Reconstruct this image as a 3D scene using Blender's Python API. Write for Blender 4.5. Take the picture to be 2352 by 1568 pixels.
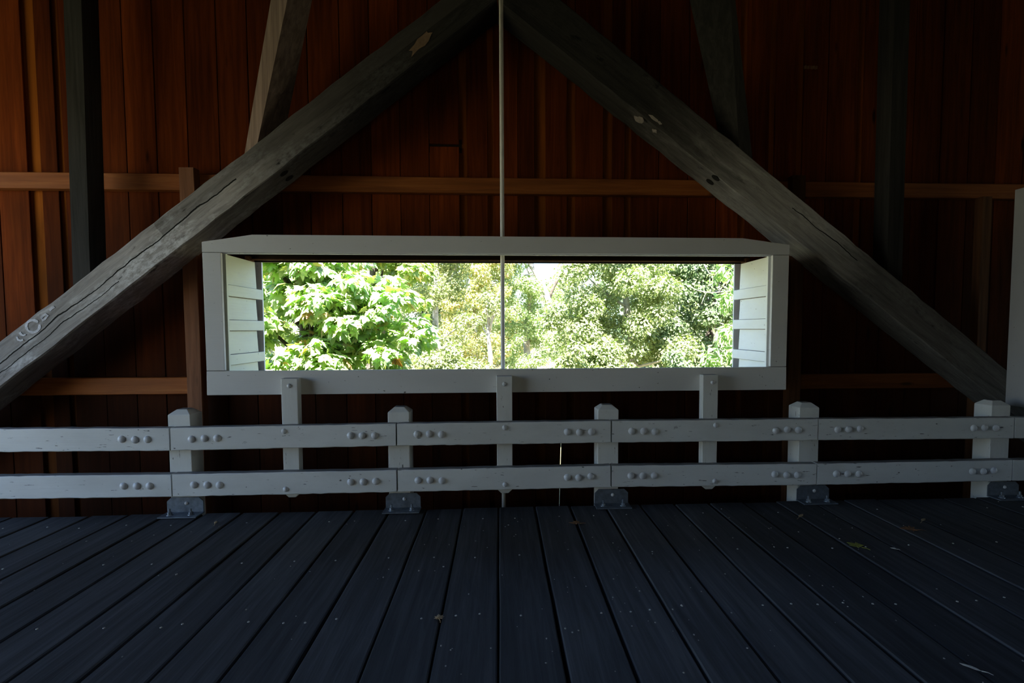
import bpy, bmesh, math, random
import numpy as np
from mathutils import Vector, Matrix

for o in list(bpy.data.objects):
    bpy.data.objects.remove(o)
sc = bpy.context.scene
col = sc.collection
rnd = random.Random(7)
rng = np.random.default_rng(11)

# ------------------------------------------------------------------ camera
F, PX, PY, EYE = 1250.0, 1216.25, 824.70, 1.54
M = np.array([[0.99848807, -0.05488969, -0.00295022],      # world -> camera (x right, y down, z forward)
              [-0.0060204, -0.05585254, -0.99842088],
              [0.05463824, 0.99692909, -0.05609855]])
cam = bpy.data.cameras.new('camera')
cam.sensor_fit = 'HORIZONTAL'
cam.sensor_width = 36.0
cam.lens = 36.0 * F / 2352.0
cam.shift_x = -(PX - 1176.0) / 2352.0
cam.shift_y = (PY - 784.0) / 2352.0
cam.clip_start, cam.clip_end = 0.05, 2000
cam_o = bpy.data.objects.new('camera', cam)
R = M.T @ np.diag([1.0, -1.0, -1.0])
mw = Matrix([[*R[0], 0], [*R[1], 0], [*R[2], EYE], [0, 0, 0, 1]])
cam_o.matrix_world = mw
col.objects.link(cam_o)
sc.camera = cam_o

# ------------------------------------------------------------------ sky, sun, daylight openings, exposure
world = bpy.data.worlds.new('world')
sc.world = world
world.use_nodes = True
wn = world.node_tree.nodes
bg = wn['Background']
sky = wn.new('ShaderNodeTexSky')
sky.sky_type = 'NISHITA'
sky.sun_disc = False
sky.sun_elevation = math.radians(52)
sky.sun_rotation = math.radians(200)
sky.air_density = 1.0
sky.dust_density = 0.3
sky.ozone_density = 3.2
world.node_tree.links.new(sky.outputs[0], bg.inputs[0])
bg.inputs[1].default_value = 0.62

sun = bpy.data.lights.new('sun', 'SUN')
sun.energy = 40.0
sun.angle = math.radians(0.6)
sun.color = (1.0, 0.95, 0.86)
sun_o = bpy.data.objects.new('sun', sun)
sd = Vector((-0.06, -0.50, 0.86)).normalized()               # towards the sun: behind the camera, high
sun_o.rotation_euler = sd.to_track_quat('Z', 'Y').to_euler()
sun_o.location = sd * 40
col.objects.link(sun_o)


def opening(name, loc, rot, sx, sy):                          # sampling guide for skylight through an opening (emits nothing itself)
    l = bpy.data.lights.new(name, 'AREA')
    l.shape = 'RECTANGLE'
    l.size, l.size_y = sx, sy
    l.cycles.is_portal = True
    o = bpy.data.objects.new(name, l)
    o.location = loc
    o.rotation_euler = rot
    col.objects.link(o)


XL, XR, YB, YW = -7.6, 19.0, -1.6, 5.47                      # ends of the bridge, near wall, boarded far wall
opening('daylight_left_portal', (XL - 0.1, 1.93, 1.65), (0, -math.pi / 2, 0), 4.0, 5.5)
opening('daylight_right_portal', (XR + 0.1, 1.93, 1.65), (0, math.pi / 2, 0), 4.0, 5.5)
opening('daylight_near_window', (0.045, YB - 0.1, 1.69), (math.pi / 2, 0, 0), 4.9, 1.1)
opening('daylight_far_window', (0.045, 5.7, 1.66), (-math.pi / 2, 0, 0), 4.9, 1.2)

vs = sc.view_settings
sc.display_settings.display_device = 'sRGB'
vs.view_transform = 'Standard'
vs.look = 'None'
vs.exposure = 0.38
vs.gamma = 1.0
vs.use_curve_mapping = False
sc.cycles.use_denoising = True
sc.cycles.max_bounces = 10
sc.cycles.diffuse_bounces = 6
sc.cycles.transparent_max_bounces = 8
sc.cycles.sample_clamp_indirect = 6.0


def ray(x, y):
    return M.T @ np.array([(x - PX) / F, (y - PY) / F, 1.0])


def at(x, y, Y):                                              # photo pixel -> point at depth Y in the place
    d = ray(x, y)
    return Vector(np.array([0, 0, EYE]) + d * (Y / d[1]))


def onfloor(x, y, z=0.0):
    d = ray(x, y)
    return Vector(np.array([0, 0, EYE]) + d * ((z - EYE) / d[2]))


# ------------------------------------------------------------------ materials
def new_mat(name):
    m = bpy.data.materials.new(name)
    m.use_nodes = True
    nt = m.node_tree
    return m, nt, nt.nodes['Principled BSDF']


def nd(nt, t, **kw):
    n = nt.nodes.new(t)
    for k, v in kw.items():
        setattr(n, k, v)
    return n


def ramp(nt, fac, stops):
    r = nd(nt, 'ShaderNodeValToRGB')
    e = r.color_ramp.elements
    while len(e) < len(stops):
        e.new(0.5)
    for i, (p, c) in enumerate(stops):
        e[i].position = p
        e[i].color = (*c, 1) if len(c) == 3 else c
    nt.links.new(fac, r.inputs[0])
    return r.outputs[0]


def math_n(nt, op, a, b=None):
    n = nd(nt, 'ShaderNodeMath', operation=op)
    for i, v in enumerate((a, b)):
        if v is None:
            continue
        if isinstance(v, (int, float)):
            n.inputs[i].default_value = v
        else:
            nt.links.new(v, n.inputs[i])
    return n.outputs[0]


def mix(nt, fac, a, b, mode='MIX'):
    n = nd(nt, 'ShaderNodeMix', data_type='RGBA', blend_type=mode)
    for s, v in ((n.inputs[0], fac), (n.inputs[6], a), (n.inputs[7], b)):
        if isinstance(v, (int, float)):
            s.default_value = v
        elif isinstance(v, tuple):
            s.default_value = (*v, 1)
        else:
            nt.links.new(v, s)
    return n.outputs[2]


def coords(nt, scale, rand=True):
    tc = nd(nt, 'ShaderNodeTexCoord')
    v = tc.outputs['Object']
    if rand:
        oi = nd(nt, 'ShaderNodeObjectInfo')
        k = math_n(nt, 'MULTIPLY', oi.outputs['Random'], 37.0)
        a = nd(nt, 'ShaderNodeVectorMath', operation='ADD')
        nt.links.new(v, a.inputs[0])
        nt.links.new(k, a.inputs[1])
        v = a.outputs[0]
    mp = nd(nt, 'ShaderNodeMapping')
    mp.inputs['Scale'].default_value = scale
    nt.links.new(v, mp.inputs[0])
    return mp.outputs[0]


def noise(nt, vec, scale, detail=4, rough=0.55, dist=0.0):
    n = nd(nt, 'ShaderNodeTexNoise')
    n.inputs['Scale'].default_value = scale
    n.inputs['Detail'].default_value = detail
    n.inputs['Roughness'].default_value = rough
    n.inputs['Distortion'].default_value = dist
    nt.links.new(vec, n.inputs['Vector'])
    return n.outputs[0]


def bump(nt, bsdf, h, strength, dist=0.01):
    b = nd(nt, 'ShaderNodeBump')
    b.inputs['Strength'].default_value = strength
    b.inputs['Distance'].default_value = dist
    nt.links.new(h, b.inputs['Height'])
    nt.links.new(b.outputs[0], bsdf.inputs['Normal'])


def grain_scale(axis, long, across):
    s = [across] * 3
    s[axis] = long
    return tuple(s)


def wood(name, dark, mid, light, axis, rough=0.75, bstr=0.4, var=0.5, knots=True, foot_shade=False, spec=0.25):
    m, nt, b = new_mat(name)
    g = noise(nt, coords(nt, grain_scale(axis, 0.7, 14)), 1.6, 6, 0.62, 0.6)
    c = ramp(nt, g, [(0.28, dark), (0.5, mid), (0.74, light)])
    big = noise(nt, coords(nt, grain_scale(axis, 0.6, 2.0)), 1.0, 3)
    c = mix(nt, 0.55, c, ramp(nt, big, [(0.3, (0.55,) * 3), (0.7, (1.25,) * 3)]), 'MULTIPLY')
    oi = nd(nt, 'ShaderNodeObjectInfo')
    c = mix(nt, 1.0, c, ramp(nt, oi.outputs['Random'], [(0, (1 - var,) * 3), (1, (1 + var,) * 3)]), 'MULTIPLY')
    if knots:
        v = nd(nt, 'ShaderNodeTexVoronoi')
        v.inputs['Scale'].default_value = 1.0
        nt.links.new(coords(nt, grain_scale(axis, 1.2, 5)), v.inputs['Vector'])
        c = mix(nt, ramp(nt, v.outputs[0], [(0.05, (1,) * 3), (0.12, (0,) * 3)]), c, tuple(x * 0.35 for x in dark))
    if foot_shade:                                                  # shade of the lower wall painted into the boards, with an uneven upper edge
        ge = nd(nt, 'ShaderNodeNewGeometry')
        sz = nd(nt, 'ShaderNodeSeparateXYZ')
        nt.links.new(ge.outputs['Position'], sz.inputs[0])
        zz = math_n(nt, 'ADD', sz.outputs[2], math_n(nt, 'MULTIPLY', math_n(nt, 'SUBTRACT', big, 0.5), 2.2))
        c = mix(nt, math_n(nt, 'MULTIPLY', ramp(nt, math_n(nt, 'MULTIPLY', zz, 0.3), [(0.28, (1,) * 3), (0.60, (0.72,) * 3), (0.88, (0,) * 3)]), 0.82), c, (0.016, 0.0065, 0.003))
    nt.links.new(c, b.inputs['Base Color'])
    b.inputs['Roughness'].default_value = rough
    b.inputs['Specular IOR Level'].default_value = spec
    bump(nt, b, g, bstr, 0.006)
    return m


def paint(name, axis, base=(0.70, 0.70, 0.685), chips=0.70, dirt=0.35):
    m, nt, b = new_mat(name)
    big = noise(nt, coords(nt, grain_scale(axis, 0.9, 2.2)), 1.6, 5, 0.6)
    c = mix(nt, dirt, base, ramp(nt, big, [(0.32, (0.42, 0.41, 0.39)), (0.62, base)]))
    ch = noise(nt, coords(nt, grain_scale(axis, 9, 60)), 1.0, 3, 0.6)
    chp = ramp(nt, ch, [(chips - 0.015, (0,) * 3), (chips + 0.02, (1,) * 3)])
    c = mix(nt, chp, c, (0.12, 0.115, 0.11))
    sp = noise(nt, coords(nt, grain_scale(axis, 26, 40)), 1.0, 2, 0.5)
    spp = ramp(nt, sp, [(0.735, (0,) * 3), (0.76, (1,) * 3)])
    c = mix(nt, spp, c, (0.16, 0.15, 0.14))
    ge = nd(nt, 'ShaderNodeNewGeometry')                      # grime lies on the faces that look up
    sz = nd(nt, 'ShaderNodeSeparateXYZ')
    nt.links.new(ge.outputs['True Normal'], sz.inputs[0])
    c = mix(nt, math_n(nt, 'MULTIPLY', math_n(nt, 'GREATER_THAN', sz.outputs[2], 0.9), 0.8), c, (0.15, 0.145, 0.145))
    nt.links.new(c, b.inputs['Base Color'])
    b.inputs['Roughness'].default_value = 0.55
    b.inputs['Specular IOR Level'].default_value = 0.3
    gr = noise(nt, coords(nt, grain_scale(axis, 2.0, 45)), 1.0, 4, 0.6)
    h = math_n(nt, 'SUBTRACT', gr, math_n(nt, 'MULTIPLY', chp, 0.6))
    bump(nt, b, h, 0.35, 0.004)
    return m


def weathered(name, c0, c1, pale, pale_amt, crack, zones, edge=None):
    m, nt, b = new_mat(name)
    v = coords(nt, (1.2, 9, 16), False)
    g = noise(nt, v, 1.7, 7, 0.66, 0.8)
    c = ramp(nt, g, [(0.25, c0), (0.62, c1)])
    pt = noise(nt, coords(nt, (1.1, 2.6, 3.6), False), 1.5, 6, 0.68, 0.4)
    pm = ramp(nt, pt, [(0.49, (0,) * 3), (0.63, (1,) * 3)])
    fine = noise(nt, coords(nt, (14, 22, 30), False), 1.0, 4, 0.7)
    pm = mix(nt, 1.0, pm, ramp(nt, fine, [(0.38, (0,) * 3), (0.58, (1,) * 3)]), 'MULTIPLY')
    pm = math_n(nt, 'MULTIPLY', pm, pale_amt)
    c = mix(nt, pm, c, pale)
    dk = noise(nt, coords(nt, (3.5, 8, 10), False), 1.0, 4, 0.6)
    c = mix(nt, ramp(nt, dk, [(0.66, (0,) * 3), (0.74, (1,) * 3)]), c, tuple(x * 0.3 for x in c0))
    h = g
    tc = nd(nt, 'ShaderNodeTexCoord')
    sx = nd(nt, 'ShaderNodeSeparateXYZ')
    nt.links.new(tc.outputs['Object'], sx.inputs[0])
    # bleached wood plus painted light falloff: (position along it, brightness) with ragged ends
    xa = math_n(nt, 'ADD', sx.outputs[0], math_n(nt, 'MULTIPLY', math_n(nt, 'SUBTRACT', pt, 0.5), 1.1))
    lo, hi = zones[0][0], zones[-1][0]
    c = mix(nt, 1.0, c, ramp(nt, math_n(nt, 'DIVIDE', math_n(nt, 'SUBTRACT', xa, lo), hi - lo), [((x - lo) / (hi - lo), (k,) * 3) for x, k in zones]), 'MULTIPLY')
    if edge:                                                  # a dark water stain that ends in a sharp line
        e = math_n(nt, 'ADD', sx.outputs[0], math_n(nt, 'MULTIPLY', fine, 0.05))
        e = math_n(nt, 'MULTIPLY', math_n(nt, 'GREATER_THAN', e, edge[0]), math_n(nt, 'GREATER_THAN', sx.outputs[2], edge[1]))
        c = mix(nt, math_n(nt, 'MULTIPLY', e, 0.45), c, tuple(x * 0.4 for x in c0))
    if crack:
        w = noise(nt, coords(nt, (1.3, 0.0, 0.0), False), 1.5, 5, 0.55)
        for off, wid, x0, x1 in crack:
            dz = math_n(nt, 'SUBTRACT', sx.outputs[2], math_n(nt, 'ADD', math_n(nt, 'MULTIPLY', math_n(nt, 'SUBTRACT', w, 0.5), 0.11), off))
            ln = math_n(nt, 'LESS_THAN', math_n(nt, 'ABSOLUTE', dz), math_n(nt, 'MULTIPLY', w, wid * 2))
            ln = math_n(nt, 'MULTIPLY', ln, math_n(nt, 'MULTIPLY', math_n(nt, 'GREATER_THAN', sx.outputs[0], x0), math_n(nt, 'LESS_THAN', sx.outputs[0], x1)))
            c = mix(nt, ln, c, (0.008, 0.007, 0.006))
            h = math_n(nt, 'SUBTRACT', h, ln)
    nt.links.new(c, b.inputs['Base Color'])
    b.inputs['Roughness'].default_value = 0.85
    b.inputs['Specular IOR Level'].default_value = 0.2
    bump(nt, b, h, 0.6, 0.008)
    return m


def plain(name, c, rough=0.6, metal=0.0, var=0.25, scale=12.0):
    m, nt, b = new_mat(name)
    n = noise(nt, coords(nt, (1, 1, 1)), scale, 4, 0.6)
    lo = tuple(x * (1 - var) for x in c)
    hi = tuple(min(1, x * (1 + var)) for x in c)
    nt.links.new(ramp(nt, n, [(0.3, lo), (0.7, hi)]), b.inputs['Base Color'])
    b.inputs['Roughness'].default_value = rough
    b.inputs['Metallic'].default_value = metal
    bump(nt, b, n, 0.15, 0.004)
    return m


def leafmat(name, stops, trans=0.35, rough=0.45, waxy=0.30):
    m, nt, b = new_mat(name)
    gi = nd(nt, 'ShaderNodeNewGeometry')
    oi = nd(nt, 'ShaderNodeObjectInfo')
    k = math_n(nt, 'FRACT', math_n(nt, 'ADD', gi.outputs['Random Per Island'], oi.outputs['Random']))
    c = ramp(nt, k, stops)
    nt.links.new(mix(nt, waxy, c, (0.52, 0.56, 0.44)), b.inputs['Base Color'])          # waxy pale upper face
    b.inputs['Roughness'].default_value = rough
    b.inputs['Specular IOR Level'].default_value = 0.35
    t = nd(nt, 'ShaderNodeBsdfTranslucent')
    nt.links.new(mix(nt, 1.0, c, (0.72, 0.95, 0.42), 'MULTIPLY'), t.inputs[0])
    mx = nd(nt, 'ShaderNodeMixShader')
    mx.inputs[0].default_value = trans
    nt.links.new(b.outputs[0], mx.inputs[1])
    nt.links.new(t.outputs[0], mx.inputs[2])
    nt.links.new(mx.outputs[0], nt.nodes['Material Output'].inputs[0])
    return m


MW = {
    'deck': wood('dark weathered deck wood', (0.029, 0.029, 0.032), (0.051, 0.052, 0.058), (0.088, 0.090, 0.098), 1, 0.7, 0.5, 0.28, False),
    'siding': wood('red brown siding wood', (0.080, 0.0155, 0.0028), (0.142, 0.028, 0.0048), (0.21, 0.044, 0.007), 2, 0.85, 0.25, 0.42, foot_shade=True, spec=0.08),
    'batten': wood('orange brown batten wood', (0.20, 0.055, 0.006), (0.30, 0.085, 0.010), (0.38, 0.115, 0.015), 2, 0.85, 0.25, 0.25, foot_shade=True, spec=0.08),
    'girt': wood('orange fir girt wood', (0.23, 0.062, 0.011), (0.35, 0.103, 0.020), (0.47, 0.16, 0.036), 0, 0.65, 0.35, 0.2),
    'stud': wood('brown fir stud wood', (0.18, 0.070, 0.030), (0.29, 0.115, 0.052), (0.38, 0.165, 0.08), 2, 0.7, 0.35, 0.2),
    'soffit': wood('dark brown header wood', (0.014, 0.007, 0.003), (0.026, 0.013, 0.006), (0.045, 0.021, 0.009), 0, 0.7, 0.3, 0.15),
    'roof': wood('dark roof wood', (0.025, 0.014, 0.008), (0.045, 0.024, 0.013), (0.07, 0.036, 0.02), 0, 0.8, 0.2, 0.1, False),
    'post': wood('dark grey truss post wood', (0.016, 0.0150, 0.0143), (0.030, 0.028, 0.0268), (0.048, 0.045, 0.0435), 2, 0.85, 0.5, 0.1),
    'brace': wood('grey brown sway brace wood', (0.12, 0.082, 0.066), (0.21, 0.150, 0.125), (0.32, 0.235, 0.20), 2, 0.85, 0.5, 0.1),
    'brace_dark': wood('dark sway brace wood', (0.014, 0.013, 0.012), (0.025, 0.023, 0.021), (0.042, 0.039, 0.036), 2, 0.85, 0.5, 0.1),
    'stud_shaded': wood('shaded brown fir stud wood', (0.07, 0.030, 0.012), (0.12, 0.05, 0.02), (0.17, 0.075, 0.032), 2, 0.8, 0.35, 0.2),  # copy of the stud wood with weaker light at the right painted in
    'girt_shaded': wood('shaded orange fir girt wood', (0.12, 0.036, 0.008), (0.19, 0.058, 0.013), (0.27, 0.09, 0.022), 0, 0.8, 0.35, 0.2),  # girt wood copy, dimmer light at the lower right put into its colour
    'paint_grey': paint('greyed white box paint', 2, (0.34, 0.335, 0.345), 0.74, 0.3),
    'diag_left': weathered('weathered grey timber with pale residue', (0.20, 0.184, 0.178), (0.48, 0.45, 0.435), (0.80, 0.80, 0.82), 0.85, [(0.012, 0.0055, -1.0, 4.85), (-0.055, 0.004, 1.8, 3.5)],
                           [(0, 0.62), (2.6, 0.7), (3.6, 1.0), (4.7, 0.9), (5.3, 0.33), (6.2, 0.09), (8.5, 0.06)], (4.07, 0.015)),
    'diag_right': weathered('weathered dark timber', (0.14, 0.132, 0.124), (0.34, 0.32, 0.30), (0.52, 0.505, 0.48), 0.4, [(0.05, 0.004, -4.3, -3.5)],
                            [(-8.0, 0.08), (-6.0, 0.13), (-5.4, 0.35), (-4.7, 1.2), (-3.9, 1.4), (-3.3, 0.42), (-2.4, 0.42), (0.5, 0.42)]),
    'paint_x': paint('worn white paint along the board', 0, chips=0.685),
    'paint_box': paint('white window box paint', 0, (0.66, 0.65, 0.64), 0.76, 0.15),
    'paint_panel': paint('white panel paint', 1, (0.80, 0.82, 0.82), 0.76, 0.2),
    'paint_shaded': paint('shaded white panel paint', 1, (0.56, 0.59, 0.49), 0.76, 0.35),  # left panel's weaker, greenish light put into its paint colour
    'paint_z': paint('white post paint', 2, (0.68, 0.675, 0.65), 0.70, 0.4),
    'bolt': plain('grey painted bolt heads', (0.58, 0.58, 0.60), 0.4, 0.0),
    'galv': plain('galvanised steel', (0.17, 0.195, 0.235), 0.5, 0.55, 0.25, 25),
    'rodpaint': plain('pale grey rod paint', (0.74, 0.72, 0.69), 0.55, 0.0, 0.12, 6),
    'dark': plain('dark knot wood', (0.012, 0.010, 0.009), 0.9),
    'chalk': plain('faint pale chalk', (0.55, 0.55, 0.60), 0.95, 0, 0.3, 30),
    'bare': plain('bare brown wood patch', (0.20, 0.13, 0.085), 0.9, 0, 0.3, 14),
    'scrap': plain('pale paper scrap', (0.42, 0.37, 0.33), 0.9, 0, 0.2, 30),
    'stamp': plain('pale stamp ink', (0.45, 0.30, 0.16), 0.9),
    'nail': plain('bright nail head', (0.40, 0.39, 0.36), 0.5, 0.3),
    'speck': plain('pale litter', (0.36, 0.34, 0.31), 0.8),
    'leaf_yellow': plain('yellow green fallen leaf', (0.26, 0.27, 0.04), 0.7, 0, 0.3),
    'leaf_brown': plain('brown fallen leaf', (0.22, 0.10, 0.04), 0.8, 0, 0.4),
    'leaf_tan': plain('tan fallen leaf', (0.38, 0.27, 0.15), 0.8, 0, 0.3),
    'leaf_pale': plain('pale dry fallen leaf', (0.50, 0.47, 0.42), 0.8, 0, 0.2),
    'concrete': plain('dark subfloor', (0.03, 0.028, 0.026), 0.9),
    'ground': plain('dry grass ground', (0.17, 0.16, 0.075), 0.95, 0, 0.5, 1.3),
    'path': plain('pale gravel path', (0.38, 0.33, 0.29), 0.95, 0, 0.2, 3),
    'hill': plain('forested hill', (0.10, 0.15, 0.12), 1.0, 0, 0.4, 0.08),
    'bark_dark': plain('dark furrowed bark', (0.085, 0.070, 0.058), 0.95, 0, 0.5, 9),
    'bark_pale': plain('pale grey bark', (0.40, 0.37, 0.35), 0.9, 0, 0.35, 6),
    'maple': leafmat('broad maple leaves', [(0.0, (0.150, 0.315, 0.053)), (0.45, (0.300, 0.510, 0.090)), (0.80, (0.450, 0.630, 0.135)), (0.955, (0.570, 0.540, 0.090)), (0.975, (0.630, 0.300, 0.045)), (1.0, (0.540, 0.180, 0.045))], 0.35, 0.45, 0.45),
    'maple_back': leafmat('yellow green maple leaves', [(0.0, (0.195, 0.300, 0.060)), (0.6, (0.360, 0.480, 0.105)), (0.9, (0.540, 0.540, 0.135)), (1.0, (0.630, 0.375, 0.090))], 0.4, 0.45, 0.16),
    'olive': leafmat('olive small leaves', [(0.0, (0.135, 0.180, 0.053)), (0.6, (0.255, 0.300, 0.105)), (1.0, (0.450, 0.450, 0.180))], 0.3, 0.45, 0.16),
    'autumn': leafmat('yellowing small leaves', [(0.0, (0.255, 0.285, 0.090)), (0.5, (0.450, 0.450, 0.150)), (0.85, (0.630, 0.510, 0.180)), (1.0, (0.720, 0.360, 0.150))], 0.35, 0.45, 0.16),
    'willow': leafmat('pale green fine leaves', [(0.0, (0.210, 0.285, 0.105)), (0.6, (0.360, 0.450, 0.180)), (1.0, (0.540, 0.600, 0.285))], 0.35, 0.45, 0.16),
    'oak': leafmat('yellow green round leaves', [(0.0, (0.112, 0.161, 0.037)), (0.5, (0.223, 0.285, 0.075)), (1.0, (0.398, 0.447, 0.161))], 0.3, 0.45, 0.2),
    'dark_leaf': leafmat('deep green leaves', [(0.0, (0.053, 0.098, 0.038)), (0.6, (0.105, 0.180, 0.060)), (1.0, (0.195, 0.285, 0.105))], 0.25, 0.45, 0.12),
    'ash': leafmat('long glossy leaves', [(0.0, (0.210, 0.360, 0.105)), (0.6, (0.390, 0.570, 0.195)), (1.0, (0.630, 0.720, 0.360))], 0.35, 0.35),
}


# ------------------------------------------------------------------ object helpers
def link(name, me, mat=None, parent=None, loc=(0, 0, 0), rot=None):
    o = bpy.data.objects.new(name, me)
    col.objects.link(o)
    if mat is not None and not me.materials:
        me.materials.append(mat)
    o.location = loc
    if rot is not None:
        o.rotation_euler = rot
    if parent is not None:
        o.parent = parent
        o.location = Vector(loc) - parent.matrix_basis.translation if not parent.get('_sub') else Vector(loc) - Vector(parent['_sub'])
    return o


def sub(o, world_loc):                                        # remember where a part stands, for its own sub-parts
    o['_sub'] = tuple(world_loc)
    return o


def empty(name, loc):
    o = bpy.data.objects.new(name, None)
    o.empty_display_size = 0.1
    o.location = loc
    col.objects.link(o)
    return o


def tag(o, label=None, cat=None, group=None, kind=None):
    if label:
        o['label'] = label
    if cat:
        o['category'] = cat
    if group:
        o['group'] = group
    if kind:
        o['kind'] = kind
    return o


def mesh_of(name, bm, smooth=False):
    bmesh.ops.recalc_face_normals(bm, faces=bm.faces)
    me = bpy.data.meshes.new(name)
    bm.to_mesh(me)
    bm.free()
    if smooth:
        me.shade_smooth()
    return me


def box(name, x0, x1, y0, y1, z0, z1, mat, parent=None, bev=0.004):
    c = Vector(((x0 + x1) / 2, (y0 + y1) / 2, (z0 + z1) / 2))
    bm = bmesh.new()
    bmesh.ops.create_cube(bm, size=1.0)
    bmesh.ops.scale(bm, vec=(x1 - x0, y1 - y0, z1 - z0), verts=bm.verts)
    if bev:
        bmesh.ops.bevel(bm, geom=bm.edges[:], offset=bev, segments=1, affect='EDGES')
    return sub(link(name, mesh_of(name, bm), mat, parent, c), c)


def prism(name, pts, y0, y1, mat, parent=None, bev=0.003):    # polygon in x,z extruded from y0 to y1
    cx = sum(p[0] for p in pts) / len(pts)
    cz = sum(p[1] for p in pts) / len(pts)
    c = Vector((cx, (y0 + y1) / 2, cz))
    bm = bmesh.new()
    a = [bm.verts.new((p[0] - cx, y0 - c.y, p[1] - cz)) for p in pts]
    b = [bm.verts.new((p[0] - cx, y1 - c.y, p[1] - cz)) for p in pts]
    bm.faces.new(a)
    bm.faces.new(b[::-1])
    n = len(pts)
    for i in range(n):
        bm.faces.new((a[i], b[i], b[(i + 1) % n], a[(i + 1) % n]))
    if bev:
        bmesh.ops.bevel(bm, geom=bm.edges[:], offset=bev, segments=1, affect='EDGES')
    return sub(link(name, mesh_of(name, bm), mat, parent, c), c)


def beam_mesh(name, xs, ztop, zbot, y0, y1, cham, jit, seed):  # lofted timber with worn, chamfered edges; xs along it
    r = random.Random(seed)
    bm = bmesh.new()
    rings = []
    for i, x in enumerate(xs):
        zt, zb = ztop(x), zbot(x)
        c = [cham * (0.6 + 0.8 * r.random()) for _ in range(4)]
        j = lambda: r.uniform(-jit, jit)
        P = [(y0 + c[0], zb), (y0, zb + c[0]), (y0, zt - c[1]), (y0 + c[1], zt), (y1 - c[2], zt), (y1, zt - c[2]), (y1, zb + c[3]), (y1 - c[3], zb)]
        dt, db = j(), j()
        rings.append([bm.verts.new((x, y + (j() * 0.3), z + (dt if z > (zt + zb) / 2 else db))) for y, z in P])
    for a, b in zip(rings, rings[1:]):
        for k in range(8):
            bm.faces.new((a[k], a[(k + 1) % 8], b[(k + 1) % 8], b[k]))
    bm.faces.new(rings[0][::-1])
    bm.faces.new(rings[-1])
    return mesh_of(name, bm)


def tube_mesh(name, pts, radii, sides=8):
    bm = bmesh.new()
    rings = []
    n = len(pts)
    for i, p in enumerate(pts):
        t = (pts[min(i + 1, n - 1)] - pts[max(i - 1, 0)]).normalized()
        u = t.orthogonal().normalized() if i == 0 else (u - t * u.dot(t)).normalized()
        v = t.cross(u)
        rings.append([bm.verts.new(p + (u * math.cos(a) + v * math.sin(a)) * radii[i]) for a in [2 * math.pi * k / sides for k in range(sides)]])
    for a, b in zip(rings, rings[1:]):
        for k in range(sides):
            bm.faces.new((a[k], a[(k + 1) % sides], b[(k + 1) % sides], b[k]))
    bm.faces.new(rings[0][::-1])
    bm.faces.new(rings[-1])
    return mesh_of(name, bm, True)


def linspace(a, b, n):
    return [a + (b - a) * i / (n - 1) for i in range(n)]


# ------------------------------------------------------------------ ground and hill outside
def terrain(name, x0, x1, y0, y1, n, fz, mat):
    bm = bmesh.new()
    g = [[bm.verts.new((x, y, fz(x, y))) for x in linspace(x0, x1, n)] for y in linspace(y0, y1, n)]
    for j in range(n - 1):
        for i in range(n - 1):
            bm.faces.new((g[j][i], g[j][i + 1], g[j + 1][i + 1], g[j + 1][i]))
    return link(name, mesh_of(name, bm, True), mat)


GZ = -1.5
tag(terrain('ground', -70, 70, -60, 90, 60, lambda x, y: GZ + 0.12 * math.sin(x * 0.7 + 1) * math.cos(y * 0.5) + max(0.0, -7.0 - y) * 0.55 * min(1.0, max(0.0, (x + 14) / 6)), MW['ground']), 'dry grassy ground under the trees outside the bridge', kind='structure')  # bank rising behind the camera is unseen, added to warm the daylight
pp = [at(x, y, 10) for x, y in ((0, 0),)]
tag(terrain('gravel_path', 1.2, 5.2, 24, 60, 12, lambda x, y: GZ + 0.16 + 0.04 * math.sin(x * 3 + y), MW['path']), 'pale gravel path far beyond the window', kind='structure')
tag(terrain('hill', -120, 140, 230, 300, 40, lambda x, y: -4 + 27 * math.exp(-((x - 18) / 46) ** 2) * max(0.0, math.sin((y - 225) / 80 * math.pi)) + 1.0 * math.sin(x * 0.5), MW['hill']), 'distant forested hill beyond the trees', kind='structure')

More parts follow.
